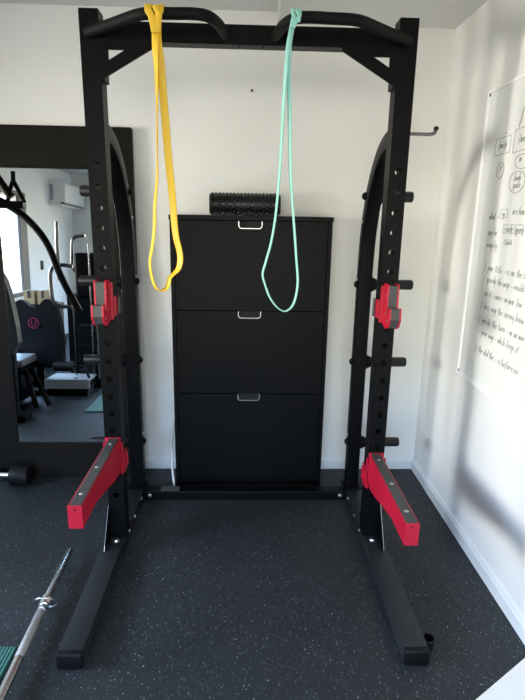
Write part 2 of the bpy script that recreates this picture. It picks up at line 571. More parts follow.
for s in (-1, 1):
    xo = XC + s * UO
    xi = XC + s * (UO - UW)
    u0, u1 = min(xo, xi), max(xo, xi)
    # base rail
    ro, ri = XC + s * 0.612, XC + s * 0.529
    r0, r1 = min(ro, ri), max(ro, ri)
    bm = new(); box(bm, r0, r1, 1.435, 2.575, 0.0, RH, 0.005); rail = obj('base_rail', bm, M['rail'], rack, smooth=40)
    bm = new(); box(bm, r0 - 0.002, r1 + 0.002, 1.415, 1.436, 0.0, RH + 0.002, 0.009, 3); obj('end_cap', bm, M['cap'], rail, smooth=40)
    bm = new(); box(bm, r0 + .002, r1 - .002, 2.575, 2.583, 0.002, RH - .002, 0.002); obj('end_cap', bm, M['cap'], rail, smooth=40)
    # upright
    up = obj('upright', upright_bm(u0, u1), M['steel'], rack)
    bm = new(); box(bm, u0 + .001, u1 - .001, UY0 + .001, UY1 - .001, UTOP, UTOP + 0.004, 0.001); obj('end_cap', bm, M['cap'], up)
    # gusset between upright and rail, on the outer front edge
    gx = XC + s * (UO + 0.004)
    bm = new(); prism(bm, [(UY0 - 0.002, 0.22), (UY0 - 0.002, RH), (UY0 - 0.105, RH), (UY0 - 0.098, RH + 0.02)], 'x', min(gx, gx - s * 0.006), max(gx, gx - s * 0.006))
    gp = obj('gusset_plate', bm, M['steel'], rack)
    bm = new(); sweep(bm, [(gx - s * 0.003, UY0 - 0.003, 0.219), (gx - s * 0.003, UY0 - 0.099, RH + 0.02), (gx - s * 0.003, UY0 - 0.106, RH + 0.001)], [(-0.003, -0.0008), (0.003, -0.0008), (0.003, 0.0008), (-0.003, 0.0008)], up=(1, 0, 0))  # thin pale strip laid on for the highlight along the gusset edge
    obj('edge_highlight', bm, M['zinc'], gp, 'pale strip standing in for the lit edge')
    bolt((XC + s * 0.562, UY0 - 0.03, RH), (0, 0, 1), 0.014, rack)
    for yy in (2.14, 2.26, 2.42):
        bolt((XC + s * 0.529, yy, 0.036), (-s, 0, 0), 0.008, rack)
    # bent rear post
    px0 = XC + s * (UO - 0.033)
    path = smooth_path([(px0, UY1 - 0.002, 1.735), (px0, 2.20, 1.722), (px0, 2.285, 1.685), (px0, 2.375, 1.605), (px0, 2.442, 1.505), (px0, 2.488, 1.38), (px0, 2.507, 1.25), (px0, 2.514, 1.10)], 5)
    path += [Vector((px0, 2.515, z)) for z in (0.9, 0.6, 0.3, RH)]
    bm = new(); sweep(bm, path, rrect(0.064, 0.064, 0.006), up=(1, 0, 0)); post = obj('rear_post', bm, M['steel'], rack, smooth=35)
    bm = new(); box(bm, px0 - 0.048, px0 + 0.048, 2.47, 2.56, RH, RH + 0.006, 0.001); obj('foot_plate', bm, M['steel'], post)
    for z in (1.40, 1.13, 0.72, 0.33):
        bolt((px0 - s * 0.032, 2.515 if z < 1.3 else 2.485, z + 0.02), (-s, 0, 0), 0.007, post)
    # plate storage pegs on the outer side of the rear post
    for z in (1.532, 1.128, 0.742, 0.310):
        yy = 2.515 if z < 1.3 else 2.43
        yy = 2.515
        if z > 1.3:
            yy = 2.455
        pl = 0.204 if z < 1.3 else 0.152
        bm = new()
        p = (px0 + s * 0.032, yy, z)
        lathe(bm, p, (p[0] + s, yy, z), [(0, 0.024), (pl - 0.008, 0.024), (pl - 0.002, 0.021), (pl, 0.014)], 24)
        peg = obj('storage_peg', bm, M['peg'], rack, smooth=40)
        bm = new(); lathe(bm, p, (p[0] + s, yy, z), [(0, 0.036), (0.008, 0.036), (0.011, 0.031), (0.022, 0.029)], 24)
        obj('collar', bm, M['steel'], peg, smooth=40)
        bm = new(); lathe(bm, (px0 - s * 0.0315, yy, z), (px0 - s, yy, z), [(0, 0.018), (0.004, 0.018), (0.012, 0.013), (0.016, 0.006)], 16)
        obj('bolt', bm, M['steel'], peg, smooth=40)
    # gusset of the pull-up beam: folded plate with a triangular cut-out
    gi = UO - UW + 0.004

    def gx_(v):
        return XC + s * v
    poly = [(gx_(gi), 2.075), (gx_(0.335), 2.075), (gx_(0.322), 2.010), (gx_(gi), 1.893)]
    hole = [(gx_(0.495), 1.993), (gx_(0.437), 1.993), (gx_(0.495), 1.959)]
    bm = new()
    lay = []
    for yy in (UY0 - 0.007, UY0 + 0.001):
        o_ = [bm.verts.new((a, yy, b)) for a, b in poly]
        h_ = [bm.verts.new((a, yy, b)) for a, b in hole]
        for q in ((o_[0], o_[1], h_[1], h_[0]), (o_[1], o_[2], h_[1]), (o_[2], o_[3], h_[2], h_[1]), (o_[3], o_[0], h_[0], h_[2])):
            bm.faces.new(q)
        lay.append((o_, h_))
    for a, b in zip(lay[0], lay[1]):
        for q in range(len(a)):
            bm.faces.new((a[q], a[(q + 1) % len(a)], b[(q + 1) % len(a)], b[q]))
    obj('beam_gusset', bm, M['steel'], rack)
    bm = new(); box(bm, min(gx_(gi), gx_(gi - 0.014)), max(gx_(gi), gx_(gi - 0.014)), UY0 + 0.001, UY1, 1.895, 2.02); obj('beam_flange', bm, M['steel'], rack)
    bolt((gx_(gi - 0.005), UY0 - 0.006, 1.888), (0, -1, 0), 0.006, rack, m='steel')
    # angled pull-up grip in one horizontal plane
    ga = [(gx_(0.085), UY0 + 0.005, 2.046), (gx_(0.095), 2.00, 2.046), (gx_(0.108), 1.93, 2.046), (gx_(0.135), 1.868, 2.045), (gx_(0.175), 1.85, 2.045),
          (gx_(0.25), 1.85, 2.044), (gx_(0.315), 1.855, 2.044), (gx_(0.36), 1.875, 2.044), (gx_(0.45), 1.955, 2.044), (gx_(0.557), 2.048, 2.044)]
    bm = new(); tube(bm, smooth_path(ga, 5), 0.0175, 18); gb = obj('pull_up_grip', bm, M['grip'], rack, smooth=50)
    bm = new(); lathe(bm, (gx_(0.556), 2.047, 2.044), (gx_(0.66), 2.136, 2.044), [(0, .0182), (0.006, .0182), (.009, .012)], 18); obj('end_cap', bm, M['cap'], gb, smooth=50)

# pull-up beam, rear floor crossbar
bm = new(); box(bm, XC - UO + UW, XC + UO - UW, UY0 + 0.001, UY1 - 0.004, 2.022, 2.086, 0.004); beam = obj('pull_up_beam', bm, M['steel'], rack)
for x in (-0.03, 0.055):
    bolt((x, 2.085, 2.023), (0, 0, -1), 0.006, beam, m='steel')
bm = new(); box(bm, XC - 0.529, XC + 0.529, 2.468, 2.533, 0.0, 0.048, 0.004); cb = obj('crossbar', bm, M['steel'], rack)
for s in (-1, 1):
    bolt((XC + s * 0.495, 2.468, 0.026), (0, -1, 0), 0.009, cb)
bm = new(); box(bm, -0.43, -0.335, 2.474, 2.520, 0.048, 0.0505, 0.0005); obj('badge_plate', bm, M['liner'], cb)
# angled hook rod on the right upright, short band peg on the right rail
bm = new()
tube(bm, smooth_path([(XC + UO - 0.005, 2.095, 1.747), (0.64, 2.095, 1.747), (0.682, 2.095, 1.747), (0.703, 2.095, 1.752), (0.708, 2.095, 1.766)], 5), 0.0062, 12)
hk = obj('hook_rod', bm, M['dchrome'], rack, smooth=50)
bm = new(); lathe(bm, (0.7075, 2.095, 1.762), (0.7095, 2.095, 1.79), [(0, 0.009), (0.010, 0.009), (0.013, 0.006)], 12); obj('hook_tip', bm, M['cap'], hk, smooth=50)
bm = new()
c0 = V(XC + 0.634, 1.500, 0.0)
pr = [(0, 0.0225), (0.040, 0.0225), (0.042, 0.020), (0.040, 0.017), (0.008, 0.017)]
lathe(bm, c0, c0 + V(0.0, -0.10, 0.9), pr, 20)
obj('band_peg', bm, M['peg'], rack, smooth=50)

# ------------------------------------------------------------------ J-hooks on the uprights


def j_hook(s, label):
    xc = XC + s * (UO - UW / 2)
    t = thing('j_hook', label, 'rack hook', (xc, UY0, 1.02), 'red j-hooks on the rack uprights')
    hw = 0.023
    zt = 1.194
    yb = UY0 - 0.001
    cup = [(yb, zt - 0.010), (yb - 0.010, zt), (yb - 0.056, zt), (yb - 0.062, zt - 0.008), (yb - 0.064, 1.104), (yb - 0.070, 1.090), (yb - 0.082, 1.086), (yb - 0.092, 1.092), (yb - 0.097, 1.109),
           (yb - 0.112, 1.109), (yb - 0.116, 1.066), (yb - 0.098, 1.034), (yb - 0.068, 1.022), (yb, 1.040)]
    for sx in (-1, 1):
        x0 = xc + sx * hw
        bm = new(); prism(bm, cup, 'x', min(x0, x0 - sx * 0.007), max(x0, x0 - sx * 0.007)); sp = obj('side_plate', bm, M['red'], t)
        for z, y in ((1.150, 0.050), (1.085, 0.060), (1.056, 0.088)):
            bm = new(); lathe(bm, (x0, yb - y, z), (x0 + sx, yb - y, z), [(0, 0.0045), (0.002, 0.0035)], 10); obj('rivet', bm, M['zinc'], sp)
    iw = hw - 0.007
    bm = new(); box(bm, xc - 0.033, xc + 0.033, yb - 0.006, yb, 1.035, zt - 0.012); obj('back_plate', bm, M['red'], t)
    bm = new(); prism(bm, [(yb - 0.006, zt - 0.004), (yb - 0.060, zt - 0.005), (yb - 0.0625, zt - 0.012), (yb - 0.0625, 1.101), (yb - 0.070, 1.086), (yb - 0.082, 1.082), (yb - 0.093, 1.090), (yb - 0.099, 1.107),
                           (yb - 0.111, 1.107), (yb - 0.115, 1.066), (yb - 0.097, 1.036), (yb - 0.068, 1.025), (yb - 0.006, 1.043)], 'x', xc - iw, xc + iw)
    obj('liner', bm, M['liner'], t)
    # bracket that reaches round the inner face of the upright
    xi = xc - s * (UW / 2 + 0.001)
    a0, a1 = sorted((xi, xi - s * 0.006))
    bm = new(); prism(bm, [(yb, 1.125), (UY0 + 0.045, 1.122), (UY0 + 0.056, 1.115), (UY0 + 0.056, 1.060), (UY0 + 0.045, 1.052), (yb, 1.050)], 'x', a0, a1)
    obj('wrap_bracket', bm, M['red'], t)
    a0, a1 = sorted((xi - s * 0.006, xi - s * 0.016))
    bm = new(); box(bm, a0, a1, UY0 + 0.030, UY0 + 0.044, 1.052, 1.126, 0.003); obj('bracket_lug', bm, M['liner'], t)
    return t


j_hook(-1, 'red j-hook with dark liner on the left upright, beside the mirror')
j_hook(1, 'red j-hook with dark liner on the right upright, beside the white board wall')

# ------------------------------------------------------------------ safety spotter arms


def safety_arm(s, zt, label):
    xc = XC + s * (UO - UW / 2)
    t = thing('safety_arm', label, 'spotter arm', (xc, UY0, zt - 0.15), 'red spotter arms on the rack uprights')
    hw = 0.0235
    cx = xc - s * 0.007
    y0 = UY0 - 0.002
    yf = 1.525
    prof_ = [(y0, zt), (yf + 0.004, zt), (yf + 0.004, zt - 0.078), (1.68, zt - 0.076), (1.80, zt - 0.100), (1.93, zt - 0.132), (1.985, zt - 0.140), (y0, zt - 0.146)]
    for sx in (-1, 1):
        x0 = cx + sx * hw
        a0, a1 = sorted((x0, x0 - sx * 0.005))
        bm = new(); prism(bm, prof_, 'x', a0, a1); obj('side_plate', bm, M['red'], t)
    bm = new(); box(bm, cx - hw, cx + hw, yf, yf + 0.005, zt - 0.080, zt + 0.002, 0.001); fp = obj('front_plate', bm, M['red'], t)
    bm = new(); lathe(bm, (cx, yf, zt - 0.012), (cx, yf - 1, zt - 0.012), [(0, 0.0035), (0.0006, 0.003)], 10); obj('vent_hole', bm, M['cap'], fp)
    bm = new(); box(bm, cx - hw + .005, cx + hw - .005, yf + 0.006, y0 - 0.008, zt - 0.010, zt + 0.003, 0.001); pad = obj('top_pad', bm, M['liner'], t)
    for y in (1.60, 1.79, 1.99):
        bolt((cx, y, zt + 0.003), (0, 0, 1), 0.0065, pad, h=0.003)
    bm = new(); box(bm, xc - 0.032, xc + 0.032, y0 - 0.006, y0, zt - 0.15, zt + 0.003, 0.001); obj('back_plate', bm, M['red'], t)
    for sx in (-1, 1):
        xs = xc + sx * (UW / 2 + 0.001)
        a0, a1 = sorted((xs, xs + sx * 0.006))
        arc = [(2.035 + 0.030 * math.cos(math.radians(a)), zt - 0.078 + 0.045 * math.sin(math.radians(a))) for a in (80, 40, 0, -40, -80)]
        bm = new(); prism(bm, [(y0 - 0.006, zt - 0.020), (y0, zt - 0.020)] + [(UY0 + 0.004, zt - 0.085), (UY0 + 0.030, zt - 0.098), (UY0 + 0.046, zt - 0.075), (UY0 + 0.060, zt - 0.072), (UY0 + 0.064, zt - 0.150), (UY0 + 0.030, zt - 0.165), (y0 - 0.03, zt - 0.150), (y0 - 0.03, zt - 0.135), (y0 - 0.006, zt - 0.12)], 'x', a0, a1)
        obj('wrap_bracket', bm, M['red'], t)
    xi = xc - s * (UW / 2 + 0.007)
    a0, a1 = sorted((xi, xi - s * 0.006))
    bm = new(); box(bm, a0, a1, UY0 + 0.042, UY0 + 0.054, zt - 0.145, zt - 0.085, 0.002); obj('bracket_lug', bm, M['red'], t)
    return t


safety_arm(-1, 0.530, 'red spotter arm with black top pad on the left upright, above the barbell')
safety_arm(1, 0.463, 'red spotter arm with black top pad on the right upright, near the white wall')

# ------------------------------------------------------------------ shoe cabinet behind the rack
CX0, CX1, CYF, CYB, CZT = -0.366, 0.420, 2.602, 2.829, 1.437
cab = thing('shoe_cabinet', 'tall slim black-brown cabinet with three tilt-out doors and chrome finger pulls against the back wall', 'cabinet', ((CX0 + CX1) / 2, 2.72, 0))
bm = new()
box(bm, CX0, CX0 + 0.020, CYF + 0.003, CYB, 0, CZT - 0.022, 0.001)
box(bm, CX1 - 0.020, CX1, CYF + 0.003, CYB, 0, CZT - 0.022, 0.001)
box(bm, CX0 + .02, CX1 - .02, CYB - 0.010, CYB, 0.03, CZT - 0.022)
for z in (0.088, 0.535, 0.972):
    box(bm, CX0 + .02, CX1 - .02, CYF + 0.03, CYB - .01, z - 0.008, z + 0.004)
obj('body', bm, M['wood'], cab)
bm = new(); box(bm, CX0 - 0.003, CX1 + 0.003, CYF - 0.004, CYB, CZT - 0.022, CZT, 0.0015); obj('top_panel', bm, M['wood'], cab)
bm = new(); box(bm, CX0 + 0.02, CX1 - 0.02, CYF + 0.022, CYF + 0.038, 0.0, 0.082, 0.001); obj('plinth', bm, M['wood'], cab)
for z0, z1 in ((0.092, 0.536), (0.541, 0.973), (0.978, 1.412)):
    hx0, hx1, hd = -0.034, 0.078, 0.034
    rr = 0.014
    dx0, dx1 = CX0 + 0.023, CX1 - 0.023
    arcs = [(hx1, z1)] + [(hx1 - rr + rr * math.cos(a), z1 - hd + rr + rr * math.sin(a)) for a in (0, -PI / 8, -PI / 4, -3 * PI / 8, -PI / 2)]
    arcs += [(hx0 + rr + rr * math.cos(a), z1 - hd + rr + rr * math.sin(a)) for a in (-PI / 2, -5 * PI / 8, -3 * PI / 4, -7 * PI / 8, -PI)] + [(hx0, z1)]
    bm = new(); prism(bm, [(dx0, z0), (dx1, z0), (dx1, z1)] + arcs + [(dx0, z1)], 'y', CYF, CYF + 0.018)
    door = obj('door', bm, M['wood'], cab)
    bm = new()
    loop = [V(x, CYF - 0.001, z) for x, z in arcs]
    sweep(bm, [p + V(0, 0.008, 0) for p in loop], [(-0.0015, -0.009), (0.0015, -0.009), (0.0015, 0.003), (-0.0015, 0.003)], up=(0, 1, 0))
    pull = obj('finger_pull', bm, M['pullm'], door, 'chrome U-shaped finger pull')
    bm = new(); box(bm, hx0 + 0.001, hx1 - 0.001, CYF + 0.014, CYF + 0.017, z1 - hd + 0.002, z1 - 0.001); obj('recess_back', bm, M['gap'], pull)

# white cord hanging beside the cabinet's left foot
bm = new()
tube(bm, smooth_path([(-0.395, 2.80, 0.30), (-0.393, 2.66, 0.24), (-0.386, 2.60, 0.165), (-0.382, 2.59, 0.11), (-0.378, 2.585, 0.06), (-0.372, 2.58, 0.007)], 6), 0.006, 10)
tag(obj('extension_cord', bm, M['cord'], smooth=60), 'short white cord hanging down beside the left foot of the black cabinet', 'cord')

# ------------------------------------------------------------------ foam roller on the cabinet
RR, RX0, RX1, RYC = 0.050, -0.178, 0.168, 2.690
rol = thing('foam_roller', 'black studded foam roller lying on top of the black cabinet', 'foam roller', ((RX0 + RX1) / 2, RYC, CZT))
rz = CZT + RR + 0.0042
bm = new()
n = 40
rings = []
for x, r in ((RX0, 0.030), (RX0, RR - 0.004), (RX0 + 0.006, RR), (RX1 - 0.006, RR), (RX1, RR - 0.004), (RX1, 0.030), (RX1 - 0.3, 0.029), (RX0, 0.030)):
    rings.append([bm.verts.new((x, RYC + r * math.cos(2 * PI * i / n), rz + r * math.sin(2 * PI * i / n))) for i in range(n)])
for a, b in zip(rings, rings[1:]):
    for j in range(n):
        bm.faces.new((a[j], a[(j + 1) % n], b[(j + 1) % n], b[j]))
obj('core', bm, M['rollerfoam'], rol, smooth=40)
bm = new()
NA, NL = 18, 19
for i in range(NL):
    for j in range(NA):
        xx = RX0 + 0.014 + (RX1 - RX0 - 0.028) * i / (NL - 1)
        a = 2 * PI * (j + 0.5 * (i % 2)) / NA - PI / 2
        d = V(0, math.cos(a), math.sin(a))
        tdir = V(0, -math.sin(a), math.cos(a))
        c = V(xx, RYC, rz) + d * (RR - 0.002)
        lo = [bm.verts.new(c + V(u * 0.0075, 0, 0) + tdir * (v * 0.0075)) for u, v in ((-1, -1), (1, -1), (1, 1), (-1, 1))]
        hi = [bm.verts.new(c + d * 0.0060 + V(u * 0.0045, 0, 0) + tdir * (v * 0.0045)) for u, v in ((-1, -1), (1, -1), (1, 1), (-1, 1))]
        bm.faces.new(hi)
        for q in range(4):
            bm.faces.new((lo[q], lo[(q + 1) % 4], hi[(q + 1) % 4], hi[q]))
obj('studs', bm, M['rollerfoam'], rol)

# ------------------------------------------------------------------ resistance bands looped on the grips


def band(name, label, bx, by, bz, rbar, pts, width, thick, m, kn):
    """pts: (x, z, facing angle in degrees); closed loop hanging from the grip at (bx, by, bz)"""
    P = smooth_path([(x, by + dy, z) for x, z, a, dy in pts], 5)
    A = []
    for i in range(len(pts) - 1):
        for j in range(5):
            A.append(pts[i][2] + (pts[i + 1][2] - pts[i][2]) * j / 5)
    A.append(pts[-1][2])
    bm = new()
    ups = [Vector((math.cos(math.radians(a)), math.sin(math.radians(a)), 0)) for a in A]
    sweep(bm, P, rrect(thick, width, thick * 0.45), ups=ups)
    # two wraps over the bar that run together below it, and the fold across the front
    r = rbar + thick / 2 + 0.0008
    cx_, cz_ = pts[1][0], pts[1][1]
    for sg in (-1, 1):
        ring = []
        for q in range(14):
            an = math.radians(-30 + 225 * q / 13)
            lean_ = max(0.0, (an - PI) / 0.3) if an > PI else 0.0
            ring.append((bx + sg * kn * (1 - 0.25 * lean_), by + r * math.cos(an), bz + r * math.sin(an)))
        ring += [(bx + sg * kn * 0.55 + (cx_ - bx) * 0.5, by - r * 1.02, bz - r * 0.85), (cx_ + sg * kn * 0.20, by - r * 1.0, cz_)]
        sweep(bm, smooth_path(ring, 2), rrect(thick, width * 0.86, thick * 0.45), up=(1, 0, 0))
    r2 = rbar + thick * 1.75
    fold = smooth_path([(bx + kn * 0.1, by - r2 * 0.98, bz + 0.012), (bx + kn * 0.35, by - r2 * 1.04, bz + 0.001), (bx + kn * 0.9, by - r2 * 1.04, bz - 0.012), (bx + kn * 0.75, by - r2, bz - 0.022)], 4)
    sweep(bm, fold, rrect(thick * 0.9, width * 0.55, thick * 0.4), up=(1, 0, 0.4))
    return tag(obj(name, bm, m, smooth=50), label, 'resistance band', 'resistance bands hanging from the grips')


def px(x, y, Y):
    """a point in the plane y = Y of the room, from its direction seen at the tripod point (used once to lay out the hanging loops)"""
    d = cam.matrix_world.to_3x3() @ Vector((x - 262.5, -(y - 350), -527.0))
    t_ = Y / d.y
    return t_ * d.x, 1.45 + t_ * d.z


BYB = 1.835
yl = []
for x, y, a, dy in ((156.0, 22, 5, .008), (156.6, 33, 5, -.002), (157.6, 45, 3, -.004), (160, 60, 0, -.005), (161.5, 80, 0, 0), (163, 100, 0, 0), (164.7, 120, 0, 0), (166.3, 140, -3, 0), (168, 160, -6, 0), (170.2, 181, -10, 0), (172, 200, -14, 0),
                    (173.6, 222, -22, 0), (175.6, 238, -28, 0), (178.6, 250, -32, 0), (179.8, 260, -34, 0), (177.8, 269, -42, 0), (172.3, 275, -58, 0), (169, 279, -55, 0), (168, 284, -52, 0), (165.5, 289, -52, 0),
                    (160, 291, -58, 0), (155, 288, -64, 0), (151, 277, -66, 0), (149.2, 262, -66, 0), (151.5, 248, -64, 0), (153.5, 230, -62, 0), (154.2, 205, -64, 0), (156.3, 180, -70, 0), (156.4, 160, -80, 0),
                    (156.3, 140, -86, 0), (156.2, 115, -80, 0), (156.2, 95, -70, 0), (155.8, 70, -55, -.004), (155, 50, -35, -.006), (154.8, 36, -20, -.003), (155.0, 23, -10, .006)):
    X, Z = px(x, y, BYB)
    yl.append((X, Z, a, dy))
band('resistance_band', 'wide yellow resistance band hanging from the left pull-up grip', px(155.3, 15, 1.85)[0], 1.85, 2.0445, 0.0178, yl, 0.0255, 0.005, M['yellow'], 0.0185)
tl = []
for x, y, a, dy in ((293.8, 20, 5, .008), (292.2, 28, 5, -.003), (289.8, 44, 0, -.006), (289.2, 70, -20, -.004), (289.7, 100, -25, 0), (290.2, 130, -35, 0), (290.6, 160, -45, 0), (291.2, 181, -60, 0), (292.5, 200, -68, 0), (294, 220, -72, 0), (295.5, 240, -74, 0),
                    (296.8, 260, -75, 0), (298.2, 280, -75, 0), (297, 293, -75, 0), (294, 304, -75, 0), (290, 309.5, -75, 0), (284.5, 312, -78, 0), (278.5, 309, -78, 0), (273.5, 303.5, -78, 0), (269, 296, -75, 0),
                    (264.5, 283, -75, 0), (262.8, 274, -75, 0), (266, 262, -74, 0), (271, 244, -74, 0), (275, 222, -74, 0), (277.5, 200, -72, 0), (279.3, 180, -70, 0), (280.8, 159, -65, 0), (283.5, 110, -55, 0), (285.5, 80, -45, -.004),
                    (287.8, 50, -20, -.008), (291, 32, 0, -.004), (293.0, 22, 0, .006)):
    X, Z = px(x, y, BYB)
    tl.append((X, Z, a, dy))
band('resistance_band', 'narrow mint green resistance band hanging from the right pull-up grip', px(295.8, 18, 1.85)[0], 1.85, 2.0445, 0.0178, tl, 0.0150, 0.005, M['teal'], 0.0098)

# ------------------------------------------------------------------ floor mirror, leaning on the back wall
LEAN = math.radians(2.0)
mir = thing('floor_mirror', 'tall floor mirror in a wide black frame leaning on the back wall at left', 'mirror', (-1.0, 2.76, 0))
mx0, mx1, mh, mw = -1.376, -0.566, 1.847, 0.125
rot = Matrix.Translation((0, 2.717, 0)) @ Matrix.Rotation(-LEAN, 4, 'X')


def lean(bm):
    bmesh.ops.transform(bm, matrix=rot, verts=bm.verts)
    return bm


bm = new()
box(bm, mx0, mx0 + mw, 0, 0.045, 0, mh, 0.003)
box(bm, mx1 - mw, mx1, 0, 0.045, 0, mh, 0.003)
box(bm, mx0 + mw, mx1 - mw, 0, 0.045, 0, 0.195, 0.003)
box(bm, mx0 + mw, mx1 - mw, 0, 0.045, mh - 0.192, mh, 0.003)
obj('frame', lean(bm), M['mframe'], mir)
bm = new(); box(bm, mx0 + mw - 0.01, mx1 - mw + 0.01, 0.006, 0.012, 0.185, mh - 0.182); obj('mirror_glass', lean(bm), M['mirror'], mir, 'reflecting mirror glass')
bm = new()
for a in ((mx0 + mw, mx1 - mw, 0.195, 0.203), (mx0 + mw, mx1 - mw, mh - 0.200, mh - 0.192)):
    box(bm, a[0], a[1], -0.002, 0.0055, a[2], a[3], 0.001)
for a in ((mx0 + mw, mx0 + mw + 0.008), (mx1 - mw - 0.008, mx1 - mw)):
    box(bm, a[0], a[1], -0.002, 0.0055, 0.203, mh - 0.200, 0.001)
obj('inner_lip', lean(bm), M['mframe'], mir)

# ------------------------------------------------------------------ whiteboard on the right wall
wb = thing('whiteboard', 'large white board with grey handwriting fixed to the right wall', 'whiteboard', (RX, 1.5, 0.75))
BX = 0.992
wy0, wy1, wz0, wz1 = 0.55, 2.326, 0.748, 1.950
bm = new(); box(bm, BX, RX - 0.0005, wy0, wy1, wz0, wz1, 0.001); obj('board', bm, M['board'], wb)
bm = new()
e_ = 0.013
for a in ((wy0, wy0 + e_, wz0, wz1), (wy1 - e_, wy1, wz0, wz1), (wy0 + e_, wy1 - e_, wz0, wz0 + e_), (wy0 + e_, wy1 - e_, wz1 - e_, wz1)):
    box(bm, BX - 0.006, BX + 0.001, *a, bev=0.001)
obj('edge_strip', bm, M['boardedge'], wb)
for y, z in ((2.312, 1.932), (2.312, 0.765)):
    bm = new(); lathe(bm, (BX, y, z), (BX - 1, y, z), [(0, 0.006), (0.003, 0.006), (0.004, 0.003)], 12); obj('screw', bm, M['screw'], wb)

# strokes for joined handwriting: each letter is a polyline on a 1 x 1 body (x right, y up; ascenders to 2, descenders to -1)
GL = {
    'a': [[(.8, .9), (.3, 1), (.1, .5), (.3, 0), (.7, .2), (.8, 1), (.85, .2), (1, 0)]],
    'b': [[(.15, 2), (.1, 0), (.6, .05), (.8, .5), (.5, .9), (.15, .7)]],
    'c': [[(.8, .85), (.4, 1), (.1, .5), (.4, 0), (.9, .15)]],
    'd': [[(.8, .8), (.3, 1), (.1, .4), (.4, 0), (.75, .3), (.85, 2), (.85, 0)]],
    'e': [[(.1, .5), (.8, .6), (.5, 1), (.1, .6), (.3, 0), (.9, .15)]],
    'f': [[(.8, 1.8), (.5, 2), (.4, 1), (.35, -.4)], [(.1, .9), (.8, .95)]],
    'g': [[(.8, .9), (.3, 1), (.1, .5), (.5, .1), (.8, .6), (.75, -.8), (.2, -.8)]],
    'h': [[(.15, 2), (.1, 0), (.2, .7), (.6, 1), (.75, 0)]],
    'i': [[(.3, 1), (.35, .1), (.6, 0)]],
    'k': [[(.15, 2), (.1, 0)], [(.7, 1), (.15, .5), (.8, 0)]],
    'l': [[(.3, 2), (.3, .1), (.6, 0)]],
    'm': [[(.05, 1), (.1, 0), (.2, .8), (.4, .9), (.45, 0), (.55, .8), (.8, .9), (.9, 0)]],
    'n': [[(.1, 1), (.1, 0), (.25, .8), (.6, 1), (.75, 0)]],
    'o': [[(.5, 1), (.1, .6), (.3, 0), (.8, .3), (.7, .9), (.4, 1)]],
    'p': [[(.15, 1), (.1, -.9)], [(.15, .9), (.7, .9), (.6, .1), (.15, .2)]],
    'r': [[(.15, 1), (.15, 0), (.2, .7), (.7, .95)]],
    's': [[(.8, .9), (.3, .95), (.3, .6), (.8, .4), (.6, 0), (.1, .1)]],
    't': [[(.4, 1.7), (.4, .1), (.8, .05)], [(.1, 1.1), (.8, 1.15)]],
    'u': [[(.1, 1), (.15, .1), (.6, .1), (.75, 1), (.8, 0)]],
    'v': [[(.05, 1), (.4, 0), (.8, 1)]],
    'w': [[(.05, 1), (.25, 0), (.5, .8), (.7, 0), (.95, 1)]],
    'y': [[(.1, 1), (.35, .2), (.75, 1)], [(.8, 1), (.6, -.3), (.2, -.9)]],
    '-': [[(.1, .5), (.9, .55)]],
    '1': [[(.4, 1.5), (.4, 0)]],
    '|': [[(.3, 1.7), (.1, -.4)]],
    '=': [[(.1, .3), (.9, .35)], [(.1, .7), (.9, .75)]],
    ':': [[(.3, .8), (.3, .7)], [(.3, .1), (.3, 0)]],
}
ink = new()


def flush(name):
    global ink
    obj(name, ink, M['ink'], wb)
    ink = new()



def stroke(pts, w):
    """pts in (distance from the board's far edge, z); a flat raised pen line"""
    P = [V(BX - 0.0008, wy1 - u, z) for u, z in pts]
    if len(P) > 1:
        sweep(ink, P, [(-w / 2, -0.0005), (w / 2, -0.0005), (w / 2, 0.0005), (-w / 2, 0.0005)], up=(1, 0, 0))


rnd = random.Random(3)


def write(txt, u, z, h, slope=0.0, w=0.0022, adv=0.95):
    for ch in txt:
        if ch == ' ':
            u += h * 0.7
            continue
        for ln in GL[ch]:
            jit = rnd.uniform(-.06, .06)
            stroke([(u + (x_ + 0.25 * y_ + jit) * h, z + (y_ + jit) * h + slope * (x_ * h)) for x_, y_ in ln], w)
        u += h * (adv + (0.15 if ch in 'mw' else -0.35 if ch in 'il1' else 0))
    return u


def ring_(u0, u1, z0, z1, square, w=0.0020):
    if square:
        p = [(u0, z0), (u1, z0 + .004), (u1 - .002, z1 + .003), (u0 + .003, z1), (u0, z0)]
    else:
        p = [((u0 + u1) / 2 + (u1 - u0) / 2 * math.cos(a), (z0 + z1) / 2 + (z1 - z0) / 2 * math.sin(a) * (1 + .05 * math.sin(3 * a))) for a in [2 * PI * q / 18 for q in range(19)]]
    stroke(p, w)


def wpt(x, y):
    d = cam.matrix_world.to_3x3() @ Vector((x - 262.5, -(y - 350), -527.0))
    t_ = BX / d.x
    return wy1 - t_ * d.y, 1.45 + t_ * d.z


def wbox(x0, y0, x1, y1, square=True):
    u0, z1 = wpt(x0, y0)
    u1, z0 = wpt(x1, y1)
    ring_(u0, u1, z0, z1, square)


def wline(txt, x, y, h=0.017, w=0.0019):
    u, z = wpt(x, y)
    write(txt, u, z, h, w=w)
    flush('handwriting')


